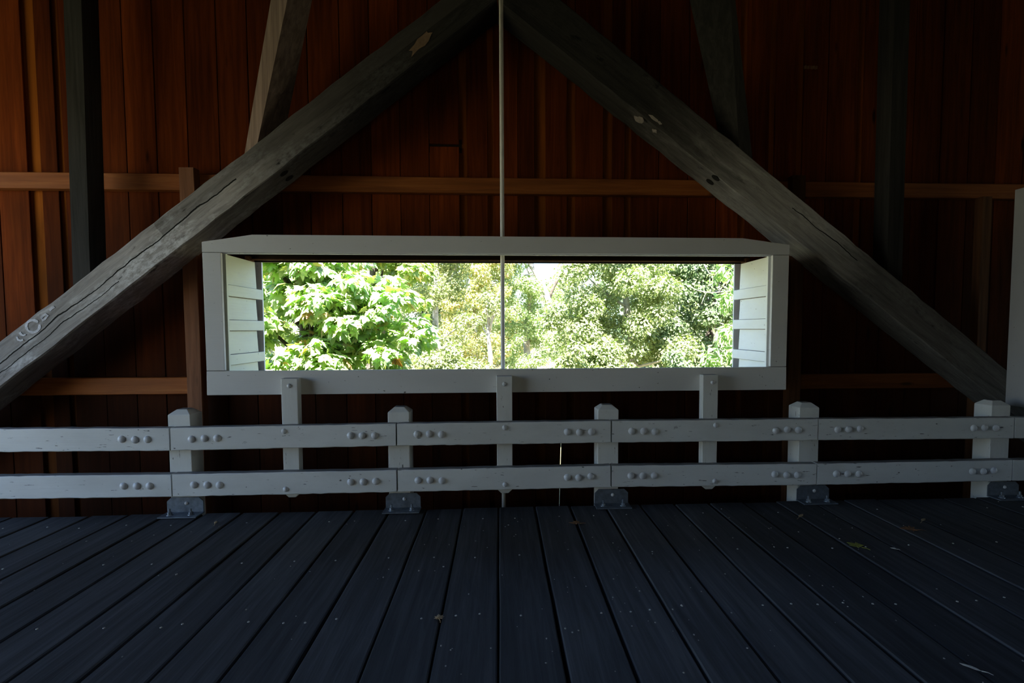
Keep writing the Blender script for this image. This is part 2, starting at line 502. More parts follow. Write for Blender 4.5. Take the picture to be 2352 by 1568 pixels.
# ------------------------------------------------------------------ deck
fl = box('floor', XL, XR, YB, 5.6, -0.40, -0.30, MW['concrete'], None, 0)
tag(fl, 'dark deck of wide weathered planks laid across the bridge', kind='structure')
X0, PITCH, GAP = -0.016, 0.3075, 0.017
nail_bm = bmesh.new()
bmesh.ops.create_cone(nail_bm, cap_ends=True, segments=8, radius1=0.007, radius2=0.005, depth=0.004)
nail_me = mesh_of('nail', nail_bm)
nail_me.materials.append(MW['nail'])
for i in range(-29, 34):
    a = X0 + i * PITCH + GAP / 2 * rnd.uniform(0.6, 1.35)
    b = X0 + (i + 1) * PITCH - GAP / 2 * rnd.uniform(0.6, 1.35)
    dz = rnd.uniform(-0.004, 0.004)
    yend = 4.625 + rnd.uniform(-0.012, 0.012)
    ys = linspace(YB + 0.05, yend, 16)
    bm = bmesh.new()
    rings = []
    wob = [rnd.uniform(-0.0022, 0.0022) for _ in ys]
    wob2 = [rnd.uniform(-0.0022, 0.0022) for _ in ys]
    cx = (a + b) / 2
    for k, y in enumerate(ys):
        xa, xb = a - cx + wob[k], b - cx + wob2[k]
        rings.append([bm.verts.new(v) for v in ((xa, y, -0.06), (xa, y, -0.006), (xa + 0.007, y, 0), (xb - 0.007, y, 0), (xb, y, -0.006), (xb, y, -0.06))])
    for r0, r1 in zip(rings, rings[1:]):
        for k in range(6):
            bm.faces.new((r0[k], r0[(k + 1) % 6], r1[(k + 1) % 6], r1[k]))
    bm.faces.new(rings[0][::-1])
    bm.faces.new(rings[-1])
    pl = link('floor_plank', mesh_of('floor_plank', bm), MW['deck'], fl, (cx, 0, dz))
    sub(pl, (cx, 0, dz))
    if -18 <= i <= 17:
        for yn in (3.632, 2.86, 4.36):
            for off in ((0.5,) if yn > 3.5 else (0.3, 0.72)):
                if rnd.random() < 0.72:
                    link('nail', nail_me, None, pl, (a + (b - a) * (off + rnd.uniform(-0.12, 0.12)), yn + rnd.uniform(-0.02, 0.02), dz + 0.0015))

# ------------------------------------------------------------------ far wall of upright boards
wall = empty('wall_far', (0, YW, 0))
tag(wall, 'red brown wall of upright boards behind the trusses', kind='structure')
OX0, OX1, OZ0, OZ1 = -2.40, 2.49, 1.05, 2.24                   # hole for the window
edges = [-6.48, -6.19, -5.885, -5.59, -5.29, -4.99, -4.70, -4.424, -4.153, -3.81, -3.523, -3.247, -2.958, -2.666, -2.38, -2.097, -1.823, -1.52, -1.237, -0.958, -0.675, -0.383,
         -0.104, 0.192, 0.459, 0.757, 1.043, 1.315, 1.602, 1.901, 2.19, 2.425, 2.731, 3.02, 3.33, 3.642, 3.94, 4.24, 4.54, 4.84, 5.14, 5.44, 5.74, 6.04, 6.34, 6.64]
# widths of the open joints that show a batten behind, to the right of the named edge
strips = {-4.424: 0.11, -4.153: 0.05, -0.383: 0.066, -0.104: 0.052, 0.757: -0.076, 0.459: -0.10, 1.043: 0.085, 1.315: -0.055, 2.425: 0.06, 2.731: 0.054, 3.02: 0.054, 3.642: 0.065}
ZB, ZT = -0.30, 5.3
stamp_board = None
for a, b in zip(edges, edges[1:]):
    g0 = strips.get(a, 0.0)
    g1 = strips.get(b, 0.0)
    xa = a + (g0 if g0 > 0 else 0) + rnd.uniform(0.002, 0.005)
    xb = b - (-g1 if g1 < 0 else 0) - rnd.uniform(0.002, 0.005)
    dy = rnd.uniform(-0.003, 0.003)
    spans = [(ZB, ZT)]
    if a > OX0 - 0.15 and b < OX1 + 0.15:
        spans = [(ZB, OZ0), (OZ1, ZT)]
    if abs(a + 0.675) < 1e-6:
        spans = [(ZB, OZ0), (OZ1, 3.32), (3.345, ZT)]
    for z0, z1 in spans:
        if a < 0.6 < b and z0 == ZB:                          # the board beside the slit of daylight leans a little
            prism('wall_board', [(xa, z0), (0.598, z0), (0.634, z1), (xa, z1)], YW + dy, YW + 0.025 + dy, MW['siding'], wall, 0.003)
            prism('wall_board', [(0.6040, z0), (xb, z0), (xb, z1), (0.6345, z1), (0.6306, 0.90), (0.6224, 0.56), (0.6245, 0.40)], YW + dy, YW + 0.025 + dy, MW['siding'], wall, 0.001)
            continue
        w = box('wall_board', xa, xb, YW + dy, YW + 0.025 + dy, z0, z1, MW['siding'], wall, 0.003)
        if abs(a - 3.02) < 1e-6 and z1 == ZT:
            stamp_board = w
for e in edges:                                               # battens outside cover every joint
    w = strips.get(e, 0.0)
    c = e + w / 2
    spans = [(ZB, ZT)]
    if OX0 - 0.1 < e < OX1 + 0.1:
        spans = [(ZB, OZ0), (OZ1, ZT)]
    for z0, z1 in spans:
        h = 0.045 + abs(w) / 2
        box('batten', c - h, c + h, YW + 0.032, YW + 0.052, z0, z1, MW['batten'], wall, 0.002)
box('batten', -0.70, -0.36, YW + 0.031, YW + 0.05, 3.27, 3.40, MW['soffit'], wall, 0.002)
for x0, x1 in ((XL, edges[0]), (edges[-1], XR)):
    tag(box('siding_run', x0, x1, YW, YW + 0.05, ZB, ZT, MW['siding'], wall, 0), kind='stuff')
for k in range(11):                                           # faint row of stamped strokes on one board
    x = 3.075 + k * 0.0125 + (0.006 if k > 4 else 0)
    link('stamp_mark', bpy.data.meshes.get('stamp_mark') or mesh_of('stamp_mark', (lambda b: (bmesh.ops.create_cube(b, size=1.0), bmesh.ops.scale(b, vec=(0.005, 0.002, 0.032), verts=b.verts), b)[2])(bmesh.new())), MW['stamp'], stamp_board, (x, YW - 0.003, 4.152 + (0.004 if k % 3 else 0)))

# ------------------------------------------------------------------ near wall, roof and ends (behind and above the camera)
def wall_mesh(name, boxes, mat, label):
    bm = bmesh.new()
    for x0, x1, y0, y1, z0, z1 in boxes:
        r = bmesh.ops.create_cube(bm, size=1.0)
        bmesh.ops.scale(bm, vec=(x1 - x0, y1 - y0, z1 - z0), verts=r['verts'])
        bmesh.ops.translate(bm, vec=((x0 + x1) / 2, (y0 + y1) / 2, (z0 + z1) / 2), verts=r['verts'])
    return tag(link(name, mesh_of(name, bm), mat), label, kind='structure')


wall_mesh('wall_near', [(XL, OX0, YB - 0.05, YB, ZB, ZT), (OX1, XR, YB - 0.05, YB, ZB, ZT), (OX0, OX1, YB - 0.05, YB, ZB, 1.35), (OX0, OX1, YB - 0.05, YB, 1.75, ZT), (1.2, OX1, YB - 0.05, YB, 1.35, 1.75)], MW['roof'], 'boarded near wall of the bridge behind the camera with its own long opening')
wall_mesh('wall_left', [(XL - 0.05, XL, YB, 5.5, 3.6, 7.4), (XL - 0.05, XL, 4.62, 5.5, ZB, 3.6), (XL - 0.05, XL, YB, -0.75, ZB, 3.6)], MW['roof'], 'gable boarding over the left portal of the bridge')
wall_mesh('wall_right', [(XR, XR + 0.05, YB, 5.5, 3.6, 7.4), (XR, XR + 0.05, 4.62, 5.5, ZB, 3.6), (XR, XR + 0.05, YB, -0.75, ZB, 3.6)], MW['roof'], 'gable boarding over the right portal of the bridge')
bm = bmesh.new()
ym = (YB + 5.5) / 2
for s in (-1, 1):
    y_e = ym + s * 4.6
    z_e = 5.3 - (4.6 - 3.55) * 0.55
    vs4 = [(XL - 0.5, ym, 7.25), (XR + 0.5, ym, 7.25), (XR + 0.5, y_e, z_e), (XL - 0.5, y_e, z_e)]
    lo = [bm.verts.new(v) for v in vs4]
    up = [bm.verts.new((v[0], v[1], v[2] + 0.06)) for v in vs4]
    bm.faces.new(lo)
    bm.faces.new(up[::-1])
    for k in range(4):
        bm.faces.new((lo[k], up[k], up[(k + 1) % 4], lo[(k + 1) % 4]))
tag(link('ceiling', mesh_of('ceiling', bm), MW['roof']), 'dark boarded roof over the bridge', kind='structure')

# ------------------------------------------------------------------ girts and studs
GY0, GY1 = 5.38, YW - 0.004


def girt(x0, x1, zt, zb, label, seed, mat=None, name='girt_beam'):
    xs = linspace(0, x1 - x0, 14)
    me = beam_mesh(name, xs, lambda x: (zt - zb) / 2, lambda x: -(zt - zb) / 2, GY0 - 5.42, GY1 - 5.42, 0.006, 0.002, seed)
    return tag(link(name, me, mat or MW['girt'], None, (x0, 5.42, (zt + zb) / 2)), label, 'timber', 'horizontal girts on the board wall')


girt(-6.6, 6.6, 3.003, 2.852, 'long orange brown horizontal timber across the board wall above the window', 1)
girt(-6.6, -2.96, 1.082, 0.922, 'short horizontal brown timber on the wall at the lower left', 2)
girt(3.03, 6.6, 1.066, 0.915, 'short horizontal dark brown timber on the wall at the lower right', 3, MW['girt_shaded'])


def stud(x0, x1, zt, label, mat=None, name='wall_stud'):
    c = (x0 + x1) / 2
    me = beam_mesh(name, linspace(0, zt + 0.3, 10), lambda x: (x1 - x0) / 2, lambda x: -(x1 - x0) / 2, -0.05, 0.048, 0.005, 0.002, int(x0 * 10) + 99)
    for v in me.vertices:                                     # stand it up
        x, y, z = v.co
        v.co = (z, y, x)
    me.flip_normals()
    return tag(link(name, me, mat or MW['stud'], None, (c, 5.33, -0.3)), label, 'timber', 'upright studs against the wall')


stud(-2.95, -2.81, 3.035, 'upright reddish brown stud just left of the white window box')
stud(2.885, 3.015, 3.035, 'upright dark brown stud just right of the white window box', MW['stud_shaded'])
stud(4.85, 4.95, 2.85, 'thin dark upright stud at the far right beside the white boxed post', MW['stud_shaded'])

# ------------------------------------------------------------------ truss timbers
DY0, DY1 = 4.95, 5.31


def diagonal(name, mat, x_far, m_up, c_up, m_lo, c_lo, label, seed):
    m = (m_up + m_lo) / 2
    ang = math.atan(m)
    ca, sa = math.cos(ang), math.sin(ang)
    mid = lambda x: ((m_up + m_lo) * x + c_up + c_lo) / 2
    org = Vector((x_far, 5.13, mid(x_far)))
    xs = linspace(x_far, 0.004 * (1 if x_far > 0 else -1), 56)
    me = beam_mesh(name, xs, lambda x: m_up * x + c_up, lambda x: m_lo * x + c_lo, DY0, DY1, 0.012, 0.006, seed)
    for v in me.vertices:
        d = v.co - org
        v.co = (d.x * ca + d.z * sa, d.y, -d.x * sa + d.z * ca)
    o = link(name, me, mat, None, org, (0, -ang, 0))
    tag(o, label, 'timber', 'great diagonals of the truss')
    return o, Matrix.Translation(org) @ Matrix.Rotation(-ang, 4, 'Y')


dl, dlm = diagonal('diagonal_beam', MW['diag_left'], -6.1, 0.776, 4.792, 0.780, 4.420, 'huge weathered grey diagonal beam rising from the lower left with a long crack', 4)
dr, drm = diagonal('diagonal_beam', MW['diag_right'], 6.1, -0.768, 4.866, -0.750, 4.412, 'huge dark diagonal beam falling from the top centre to the lower right', 5)
dlm_i, drm_i = dlm.inverted(), drm.inverted()


def on_diag(par, inv, name, me_pts, y, mat, thick=0.004):     # small flat part lying on the front face; pts in world x,z
    bm = bmesh.new()
    a = [bm.verts.new(inv @ Vector((x, y - thick, z))) for x, z in me_pts]
    b = [bm.verts.new(inv @ Vector((x, y + 0.004, z))) for x, z in me_pts]
    bm.faces.new(a)
    n = len(a)
    for i in range(n):
        bm.faces.new((a[i], b[i], b[(i + 1) % n], a[(i + 1) % n]))
    o = bpy.data.objects.new(name, mesh_of(name, bm))
    col.objects.link(o)
    o.data.materials.append(mat)
    o.parent = par
    return o


def px_poly(pts, Y):
    return [(p.x, p.z) for p in (at(x, y, Y) for x, y in pts)]


def blob(cx, cy, rx, ry, ang, n=14, seed=0, rough=0.25):
    r = random.Random(seed)
    out = []
    for k in range(n):
        a = 2 * math.pi * k / n
        q = 1 + r.uniform(-rough, rough)
        x, y = rx * q * math.cos(a), ry * q * math.sin(a)
        out.append((cx + x * math.cos(ang) - y * math.sin(ang), cy + x * math.sin(ang) + y * math.cos(ang)))
    return out


on_diag(dl, dlm_i, 'bare_patch', px_poly(blob(968, 98, 36, 10, -0.85, 16, 3, 0.3), DY0), DY0, MW['bare'])['label'] = 'bare brown patch of wood'
for k, (x, y, rx, ry, an, sd_) in enumerate(((1468, 286, 11, 6, 0.6, 5), (1500, 283, 12, 3.5, 0.6, 6), (1515, 294, 7, 3, 0.7, 7), (1503, 313, 6, 4, 0.3, 8))):
    on_diag(dr, drm_i, 'paper_scrap', px_poly(blob(x, y - 12, rx, ry, an, 10, sd_, 0.35), DY0), DY0, MW['scrap'])['label'] = 'small torn pale scrap'


def stroke(par, inv, pts, w, seed):                           # a chalk stroke along pixel points, as a thin raised ribbon
    P = [at(x, y, DY0) for x, y in pts]
    bm = bmesh.new()
    r = random.Random(seed)
    L, Rr = [], []
    for i, p in enumerate(P):
        t = (P[min(i + 1, len(P) - 1)] - P[max(i - 1, 0)]).normalized()
        n = Vector((-t.z, 0, t.x)) * w * r.uniform(0.7, 1.2)
        L.append(bm.verts.new(inv @ Vector((p.x + n.x, DY0 - 0.003, p.z + n.z))))
        Rr.append(bm.verts.new(inv @ Vector((p.x - n.x, DY0 - 0.003, p.z - n.z))))
    for i in range(len(P) - 1):
        bm.faces.new((L[i], L[i + 1], Rr[i + 1], Rr[i]))
    r2 = bmesh.ops.extrude_face_region(bm, geom=bm.faces[:])
    off = (inv.to_3x3() @ Vector((0, 0.006, 0)))
    bmesh.ops.translate(bm, vec=off, verts=[v for v in r2['geom'] if isinstance(v, bmesh.types.BMVert)])
    o = bpy.data.objects.new('chalk_mark', mesh_of('chalk_mark', bm))
    col.objects.link(o)
    o.data.materials.append(MW['chalk'])
    o.parent = par
    o['label'] = 'faint pale chalk stroke'


ring = [(76 + 15.5 * math.cos(a), 749 + 14 * math.sin(a)) for a in linspace(-0.3, 5.6, 20)]
stroke(dl, dlm_i, ring, 0.011, 1)
stroke(dl, dlm_i, [(46, 763), (49, 768), (54, 770), (60, 768)], 0.009, 2)
stroke(dl, dlm_i, [(39, 773), (42, 780), (48, 782), (54, 780)], 0.009, 3)
stroke(dl, dlm_i, [(94, 731), (99, 725), (106, 721), (110, 724), (103, 733), (97, 736)], 0.012, 4)
stroke(dl, dlm_i, [(114, 713), (119, 708), (125, 704)], 0.010, 5)


def knot(par, mat4, inv, px, py, m_lo, c_lo, rx):             # dark oval on the underside
    d = ray(px, py)
    t = (c_lo - EYE) / (d[2] - m_lo * d[0])
    p = Vector(np.array([0, 0, EYE]) + d * t)
    ang = math.atan(m_lo)
    bm = bmesh.new()
    bmesh.ops.create_cone(bm, cap_ends=True, segments=14, radius1=1, radius2=0.9, depth=1)
    bmesh.ops.scale(bm, vec=(rx, rx * 0.85, 0.012), verts=bm.verts)
    bmesh.ops.rotate(bm, matrix=Matrix.Rotation(-ang, 3, 'Y'), verts=bm.verts)
    bmesh.ops.translate(bm, vec=p, verts=bm.verts)
    bmesh.ops.transform(bm, matrix=inv, verts=bm.verts)
    o = bpy.data.objects.new('knot', mesh_of('knot', bm))
    col.objects.link(o)
    o.data.materials.append(MW['dark'])
    o.parent = par
    o['label'] = 'dark knot on the underside'


for q in ((652, 397), (664, 408)):
    knot(dl, dlm, dlm_i, q[0], q[1], 0.780, 4.420, 0.042)
for q in ((1644, 408), (1631, 417)):
    knot(dr, drm, drm_i, q[0], q[1], -0.750, 4.412, 0.042)


def hexa(name, bottom, top, mat, label):                      # four-sided timber between two quads
    base = bottom[0].copy()
    bm = bmesh.new()
    n = 9
    rings = []
    for k in range(n):
        t = k / (n - 1)
        rings.append([bm.verts.new(b.lerp(a, t) - base) for b, a in zip(bottom, top)])
    for a, b in zip(rings, rings[1:]):
        for k in range(4):
            bm.faces.new((a[k], a[(k + 1) % 4], b[(k + 1) % 4], b[k]))
    bm.faces.new(rings[0][::-1])
    bm.faces.new(rings[-1])
    ed = [e for e in bm.edges if len(e.link_faces) == 2 and e.calc_face_angle(0) > 0.6]
    bmesh.ops.bevel(bm, geom=ed, offset=0.010, segments=1, affect='EDGES')
    return tag(link(name, mesh_of(name, bm), mat, None, base), label, 'timber', 'sway braces standing on the diagonals')


def brace(m, l, r, mt, lt, rt, mu, cu, label, mat):
    bq = [at(*m), at(*l), None, at(*r)]
    bq[2] = bq[1] + bq[3] - bq[0]
    tq = [at(*mt), at(*lt), None, at(*rt)]
    tq[2] = tq[1] + tq[3] - tq[0]
    out_b, out_t = [], []
    for b, t in zip(bq, tq):
        d = t - b
        k = (mu * b.x + cu - b.z) / (d.z - mu * d.x)          # meet the top of the diagonal
        out_b.append(b + d * k + Vector((0, 0, 0.001)))
        out_t.append(b + d * 1.5)
    return hexa('sway_brace', out_b, out_t, mat, label)


brace((592, 326, 5.00), (563, 345, 5.15), (655, 300, 5.20), (660, 0, 4.72), (622, 0, 4.87), (717, 0, 4.92), 0.776, 4.792, 'slanting brace with a pale lit edge standing on the left diagonal beam', MW['brace'])
brace((1697, 334, 4.99), (1647, 290, 5.10), (1727, 352, 5.16), (1678, 0, 4.72), (1584, 0, 4.82), (1689, 0, 4.90), -0.768, 4.866, 'slanting dark brace standing on the right diagonal beam', MW['brace_dark'])


def truss_post(x0, x1, dx, y0, y1, mu, cu, label):
    tz = 5.25
    q = lambda x, y: Vector((x, y, mu * x + cu + 0.001))
    bot = [q(x0, y0), q(x1, y0), q(x1, y1), q(x0, y1)]
    top = [Vector((v.x + dx, v.y, tz)) for v in bot]
    o = hexa('truss_post', bot, top, MW['post'], label)
    o['group'] = 'upright posts of the truss'
    return o


truss_post(-3.745, -3.597, 0.05, 5.03, 5.235, 0.776, 4.792, 'dark grey upright post at the upper left standing on the diagonal beam')
truss_post(3.69, 3.84, -0.02, 5.03, 5.235, -0.768, 4.866, 'barely visible dark upright post at the upper right')

# iron tie rod in front of the truss
rodm = tube_mesh('tie_rod', [Vector((0, 0, 0)), Vector((-0.002, 0, 1.6)), Vector((0.0, 0, 3.2)), Vector((-0.001, 0, 5.2))], [0.0185] * 4, 14)
tag(link('tie_rod', rodm, MW['rodpaint'], None, (0.030, 4.885, -0.30)), 'thin pale vertical iron rod down the middle of the window', 'rod')

# ------------------------------------------------------------------ window box
win = empty('window_1', (0.045, 4.74, 0.98))
tag(win, 'long white painted window box open to the trees', kind='structure')
WY0, WY1 = 4.74, 4.78
IX0, IX1 = -2.333, 2.423
prism('top_board', [(-2.483, 2.187), (2.573, 2.187), (2.573, 2.275), (2.146, 2.330), (-2.069, 2.334), (-2.483, 2.273)], WY0, WY1, MW['paint_box'], win)
prism('bottom_board', [(-2.485, 0.983), (2.571, 0.985), (2.569, 1.190), (-2.481, 1.188)], WY0, WY1, MW['paint_box'], win)
prism('side_board', [(-2.481, 1.192), (-2.331, 1.192), (-2.333, 2.184), (-2.483, 2.184)], WY0 + 0.002, WY1, MW['paint_box'], win)
prism('side_board', [(2.421, 1.194), (2.569, 1.194), (2.572, 2.184), (2.423, 2.184)], WY0 + 0.002, WY1, MW['paint_box'], win)
for s, xi in ((-1, IX0), (1, IX1)):
    out = xi + s * 0.03
    pm_ = MW['paint_shaded'] if s < 0 else MW['paint_panel']
    box('corner_strip', min(xi - s * 0.022, xi + s * 0.01), max(xi - s * 0.022, xi + s * 0.01), WY1, WY1 + 0.03, 1.17, 2.19, pm_, win, 0.002)
    zz = [(1.828, 1.924), (1.530, 1.622), (1.232, 1.322)]
    pb = sorted((xi + s * 0.022, xi + s * 0.034))
    box('panel_back', pb[0], pb[1], WY1 + 0.03, 5.40, 1.02, 2.187, MW['stud_shaded'], win, 0)
    lo_z = 1.02
    for z0, z1 in zz[::-1] + [(2.187, 2.3)]:                  # four boards between the slats, each tipped back a little at the top
        zt = z0 - 0.005
        bm = bmesh.new()
        cv = Vector((xi, 5.1, (lo_z + zt) / 2))
        q = []
        for y in (WY1 + 0.03, 5.40):
            q.append([bm.verts.new(Vector(p) - cv) for p in ((xi - s * 0.002, y, lo_z), (xi + s * 0.008, y, zt), (xi + s * 0.022, y, zt), (xi + s * 0.022, y, lo_z))])
        bm.faces.new(q[0])
        bm.faces.new(q[1][::-1])
        for k in range(4):
            bm.faces.new((q[0][k], q[1][k], q[1][(k + 1) % 4], q[0][(k + 1) % 4]))
        link('side_panel', mesh_of('side_panel', bm), pm_, win, cv)
        lo_z = z1 + 0.004
    for z0, z1 in zz:
        xs = sorted((xi - s * 0.020, xi + s * 0.022))
        box('slat', xs[0], xs[1], WY1 + 0.031, 5.495, z0, z1, pm_, win, 0.003)
    xo = sorted((xi + s * 0.05, xi + s * 0.09))
    box('jamb', xo[0], xo[1], 5.38, 5.49, 1.0, 2.24, MW['stud_shaded'], win, 0.002)
    xc = sorted((xi - s * 0.002, xi + s * 0.12))
    box('outer_casing', xc[0], xc[1], YW + 0.055, YW + 0.08, 0.98, 2.3, MW['paint_panel'], win, 0.002)
box('added_soffit', -2.36, 2.45, WY1, 5.43, 2.252, 2.268, MW['soffit'], win, 0.001)  # lid added to keep window light off the diagonals above
box('header_board', -2.45, 2.54, 5.43, 5.468, 2.216, 2.42, MW['soffit'], win, 0.002)
box('header_strip', -2.45, 2.54, YW + 0.053, YW + 0.085, 2.199, 2.42, MW['soffit'], win, 0.002)
box('header_trim', -2.40, 2.49, 5.40, 5.43, 2.204, 2.216, MW['stud_shaded'], win, 0.001)
prism('top_lip', [(IX0, 2.178), (IX1, 2.178), (IX1, 2.190), (IX0, 2.190)], WY1 - 0.002, WY1 + 0.02, MW['paint_panel'], win, 0.001)
bm = bmesh.new()
v = [bm.verts.new(p) for p in ((-2.36, WY1, 1.165), (2.45, WY1, 1.165), (2.45, 5.60, 1.03), (-2.36, 5.60, 1.03))]
v2 = [bm.verts.new((p.co.x, p.co.y, p.co.z - 0.025)) for p in v]
bm.faces.new(v)
bm.faces.new(v2[::-1])
for k in range(4):
    bm.faces.new((v[k], v2[k], v2[(k + 1) % 4], v[(k + 1) % 4]))
link('sill', mesh_of('sill', bm), MW['paint_panel'], win, (0, 0, 0))

# ------------------------------------------------------------------ guard rail
bolt_bm = bmesh.new()
bmesh.ops.create_uvsphere(bolt_bm, u_segments=14, v_segments=10, radius=1.0)
bmesh.ops.delete(bolt_bm, geom=[v for v in bolt_bm.verts if v.co.y > 0.05], context='VERTS')
bolt_me = None
bm2 = bmesh.new()                                             # domed head with a thin rim, facing -y
prof = [(1.0, 0.10), (1.0, -0.05), (0.93, -0.22), (0.75, -0.42), (0.5, -0.57), (0.25, -0.64)]
rings = [[bm2.verts.new((r * math.cos(a), y, r * math.sin(a))) for a in [2 * math.pi * k / 14 for k in range(14)]] for r, y in prof]
for a, b in zip(rings, rings[1:]):
    for k in range(14):
        bm2.faces.new((a[k], a[(k + 1) % 14], b[(k + 1) % 14], b[k]))
bm2.faces.new(rings[0])
bm2.faces.new(rings[-1])
bolt_bm.free()
bolt_me = mesh_of('bolt', bm2, True)
bolt_me.materials.append(MW['bolt'])


def bolt(x, y, z, r, parent):
    o = link('bolt', bolt_me, None, parent, (x, y, z))
    o.scale = (r, r, r)
    return o


RY0, RY1 = 4.56, 4.648
joints = [-6.34, -4.52, -2.697, -0.867, 0.9485, 2.7695, 4.573, 6.40]
up_b = [0.56, 0.563, 0.551, 0.5635, 0.565, 0.559, 0.550, 0.548]
lo_b = [0.178, 0.177, 0.167, 0.171, 0.178, 0.1635, 0.167, 0.168]
mids = {2: -1.783, 3: 0.039, 4: 1.857}                        # bracket crossings, by segment
names = ['at the far left outside the bracket posts', 'at the left edge of the picture', 'second from the left below the left end of the window', 'below the middle of the window', 'below the right end of the window', 'right of the window box', 'at the right edge of the picture']
for lev, (bz, hh) in enumerate(((up_b, 0.187), (lo_b, 0.187))):
    for i in range(1, 7):
        xa, xb = joints[i] + 0.006, joints[i + 1] - 0.006
        za, zb = bz[i], bz[i + 1]
        xm, zm = (xa + xb) / 2, (za + zb) / 2
        s = (zb - za) / (xb - xa)
        me = beam_mesh('guard_rail', linspace(xa - xm, xb - xm, 30), lambda x: s * x + hh / 2, lambda x: s * x - hh / 2, RY0 - 4.6, RY1 - 4.6, 0.006, 0.0018, i * 7 + lev)
        o = link('guard_rail', me, MW['paint_x'], None, (xm, 4.6, zm + hh / 2))
        tag(o, '%s white guard rail %s' % (('upper', 'lower')[lev], names[i]), 'rail', 'white guard rail boards')
        for x in (0.175, 0.277, 0.378):
            for e, sg in ((joints[i], 1), (joints[i + 1], -1)):
                if sg < 0 and i == 6:
                    continue
                bx = e + sg * x + rnd.uniform(-0.004, 0.004)
                bolt(bx, RY0, zm + s * (bx - xm) + hh / 2 + rnd.uniform(-0.004, 0.006), 0.0305, o)
        if i in mids:
            bolt(mids[i], RY0, zm + s * (mids[i] - xm) + (hh * 0.76 if lev == 0 else hh * 0.24), 0.0225, o)

# bracket uprights that carry the window box
for k, (xc, tz, lab) in enumerate(((-1.766, 1.128, 'left'), (0.038, 1.133, 'middle'), (1.842, 1.131, 'right'))):
    o = prism('bracket_upright', [(xc - 0.066, 0.15), (xc - 0.03, 0.116), (xc + 0.03, 0.116), (xc + 0.066, 0.15), (xc + 0.068, tz), (xc - 0.068, tz)], 4.652, 4.739, MW['paint_z'], None, 0.004)
    tag(o, '%s white upright bolted behind the rails under the window box' % lab, 'upright', 'white uprights under the window')
    bolt(xc + (0.0, 0.002, 0.02)[k], 4.652, 1.066, 0.0195, o)

# rail posts with steel feet
pcs = [-4.49, -2.67, -0.8635, 0.938, 2.7405, 4.528, 6.36]
plab = ['at the far left beyond the picture', 'left of the window box', 'below the window left of the middle', 'below the window right of the middle', 'just right of the window box', 'near the right edge of the picture', 'at the far right beyond the picture']
for k, xc in enumerate(pcs):
    root = empty('rail_post', (xc, 4.74, -0.30))
    tag(root, 'white square rail post %s' % plab[k], 'post', 'white guard rail posts')
    h, y0, y1, zs, zt, ch = 0.0905, 4.65, 4.835, 0.832, 0.874, 0.05
    bm = bmesh.new()
    lv = [[bm.verts.new((x, y, z)) for x, y in ((-a, b0), (a, b0), (a, b1), (-a, b1))] for a, b0, b1, z in ((h, y0 - 4.74, y1 - 4.74, 0), (h, y0 - 4.74, y1 - 4.74, zs + 0.3), (h - ch, y0 - 4.74 + ch, y1 - 4.74 - ch, zt + 0.3))]
    for a, b in zip(lv, lv[1:]):
        for q in range(4):
            bm.faces.new((a[q], a[(q + 1) % 4], b[(q + 1) % 4], b[q]))
    bm.faces.new(lv[0][::-1])
    bm.faces.new(lv[-1])
    bmesh.ops.bevel(bm, geom=[e for e in bm.edges], offset=0.004, segments=1, affect='EDGES')
    link('post_shaft', mesh_of('post_shaft', bm), MW['paint_z'], root, (xc, 4.74, -0.30))
    w = 0.147
    bx = xc + (0.045 if k >= 4 else 0.03)
    bm = bmesh.new()                                          # L-shaped plate: upright leg with clipped corners, foot towards the road
    pts = [(-w, 0.006), (w, 0.006), (w, 0.105), (w - 0.035, 0.138), (-w + 0.035, 0.138), (-w, 0.105)]
    fa = [bm.verts.new((x, 4.638 - 4.6, z)) for x, z in pts]
    fb = [bm.verts.new((x, 4.648 - 4.6, z)) for x, z in pts]
    bm.faces.new(fa)
    bm.faces.new(fb[::-1])
    for q in range(6):
        bm.faces.new((fa[q], fb[q], fb[(q + 1) % 6], fa[(q + 1) % 6]))
    r = bmesh.ops.create_cube(bm, size=1.0)
    bmesh.ops.scale(bm, vec=(2 * w + 0.01, 0.137, 0.009), verts=r['verts'])
    bmesh.ops.translate(bm, vec=(0, 4.5755 - 4.6, 0.0095), verts=r['verts'])
    br = sub(link('base_bracket', mesh_of('base_bracket', bm), MW['galv'], root, (bx, 4.6, 0)), (bx, 4.6, 0))
    for dx in (-0.085, 0.085):
        bm = bmesh.new()
        bmesh.ops.create_cone(bm, cap_ends=True, segments=10, radius1=0.026, radius2=0.024, depth=0.006)
        r = bmesh.ops.create_cone(bm, cap_ends=True, segments=6, radius1=0.018, radius2=0.017, depth=0.022)
        bmesh.ops.translate(bm, vec=(0, 0, 0.012), verts=r['verts'])
        r = bmesh.ops.create_cone(bm, cap_ends=True, segments=8, radius1=0.009, radius2=0.008, depth=0.05)
        bmesh.ops.translate(bm, vec=(0, 0, 0.026), verts=r['verts'])
        link('anchor_bolt', mesh_of('anchor_bolt', bm), MW['galv'], br, (bx + dx, 4.565, 0.016))
    lb = link('lag_bolt', bolt_me, None, br, (bx + 0.01, 4.638, 0.088))
    lb.scale = (0.015, 0.02, 0.015)

# white boxed post at the right edge
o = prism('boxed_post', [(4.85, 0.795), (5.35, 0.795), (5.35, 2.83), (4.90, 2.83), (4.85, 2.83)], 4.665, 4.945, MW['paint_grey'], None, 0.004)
tag(o, 'tall white boxed post at the right edge of the picture behind the rails', 'post')

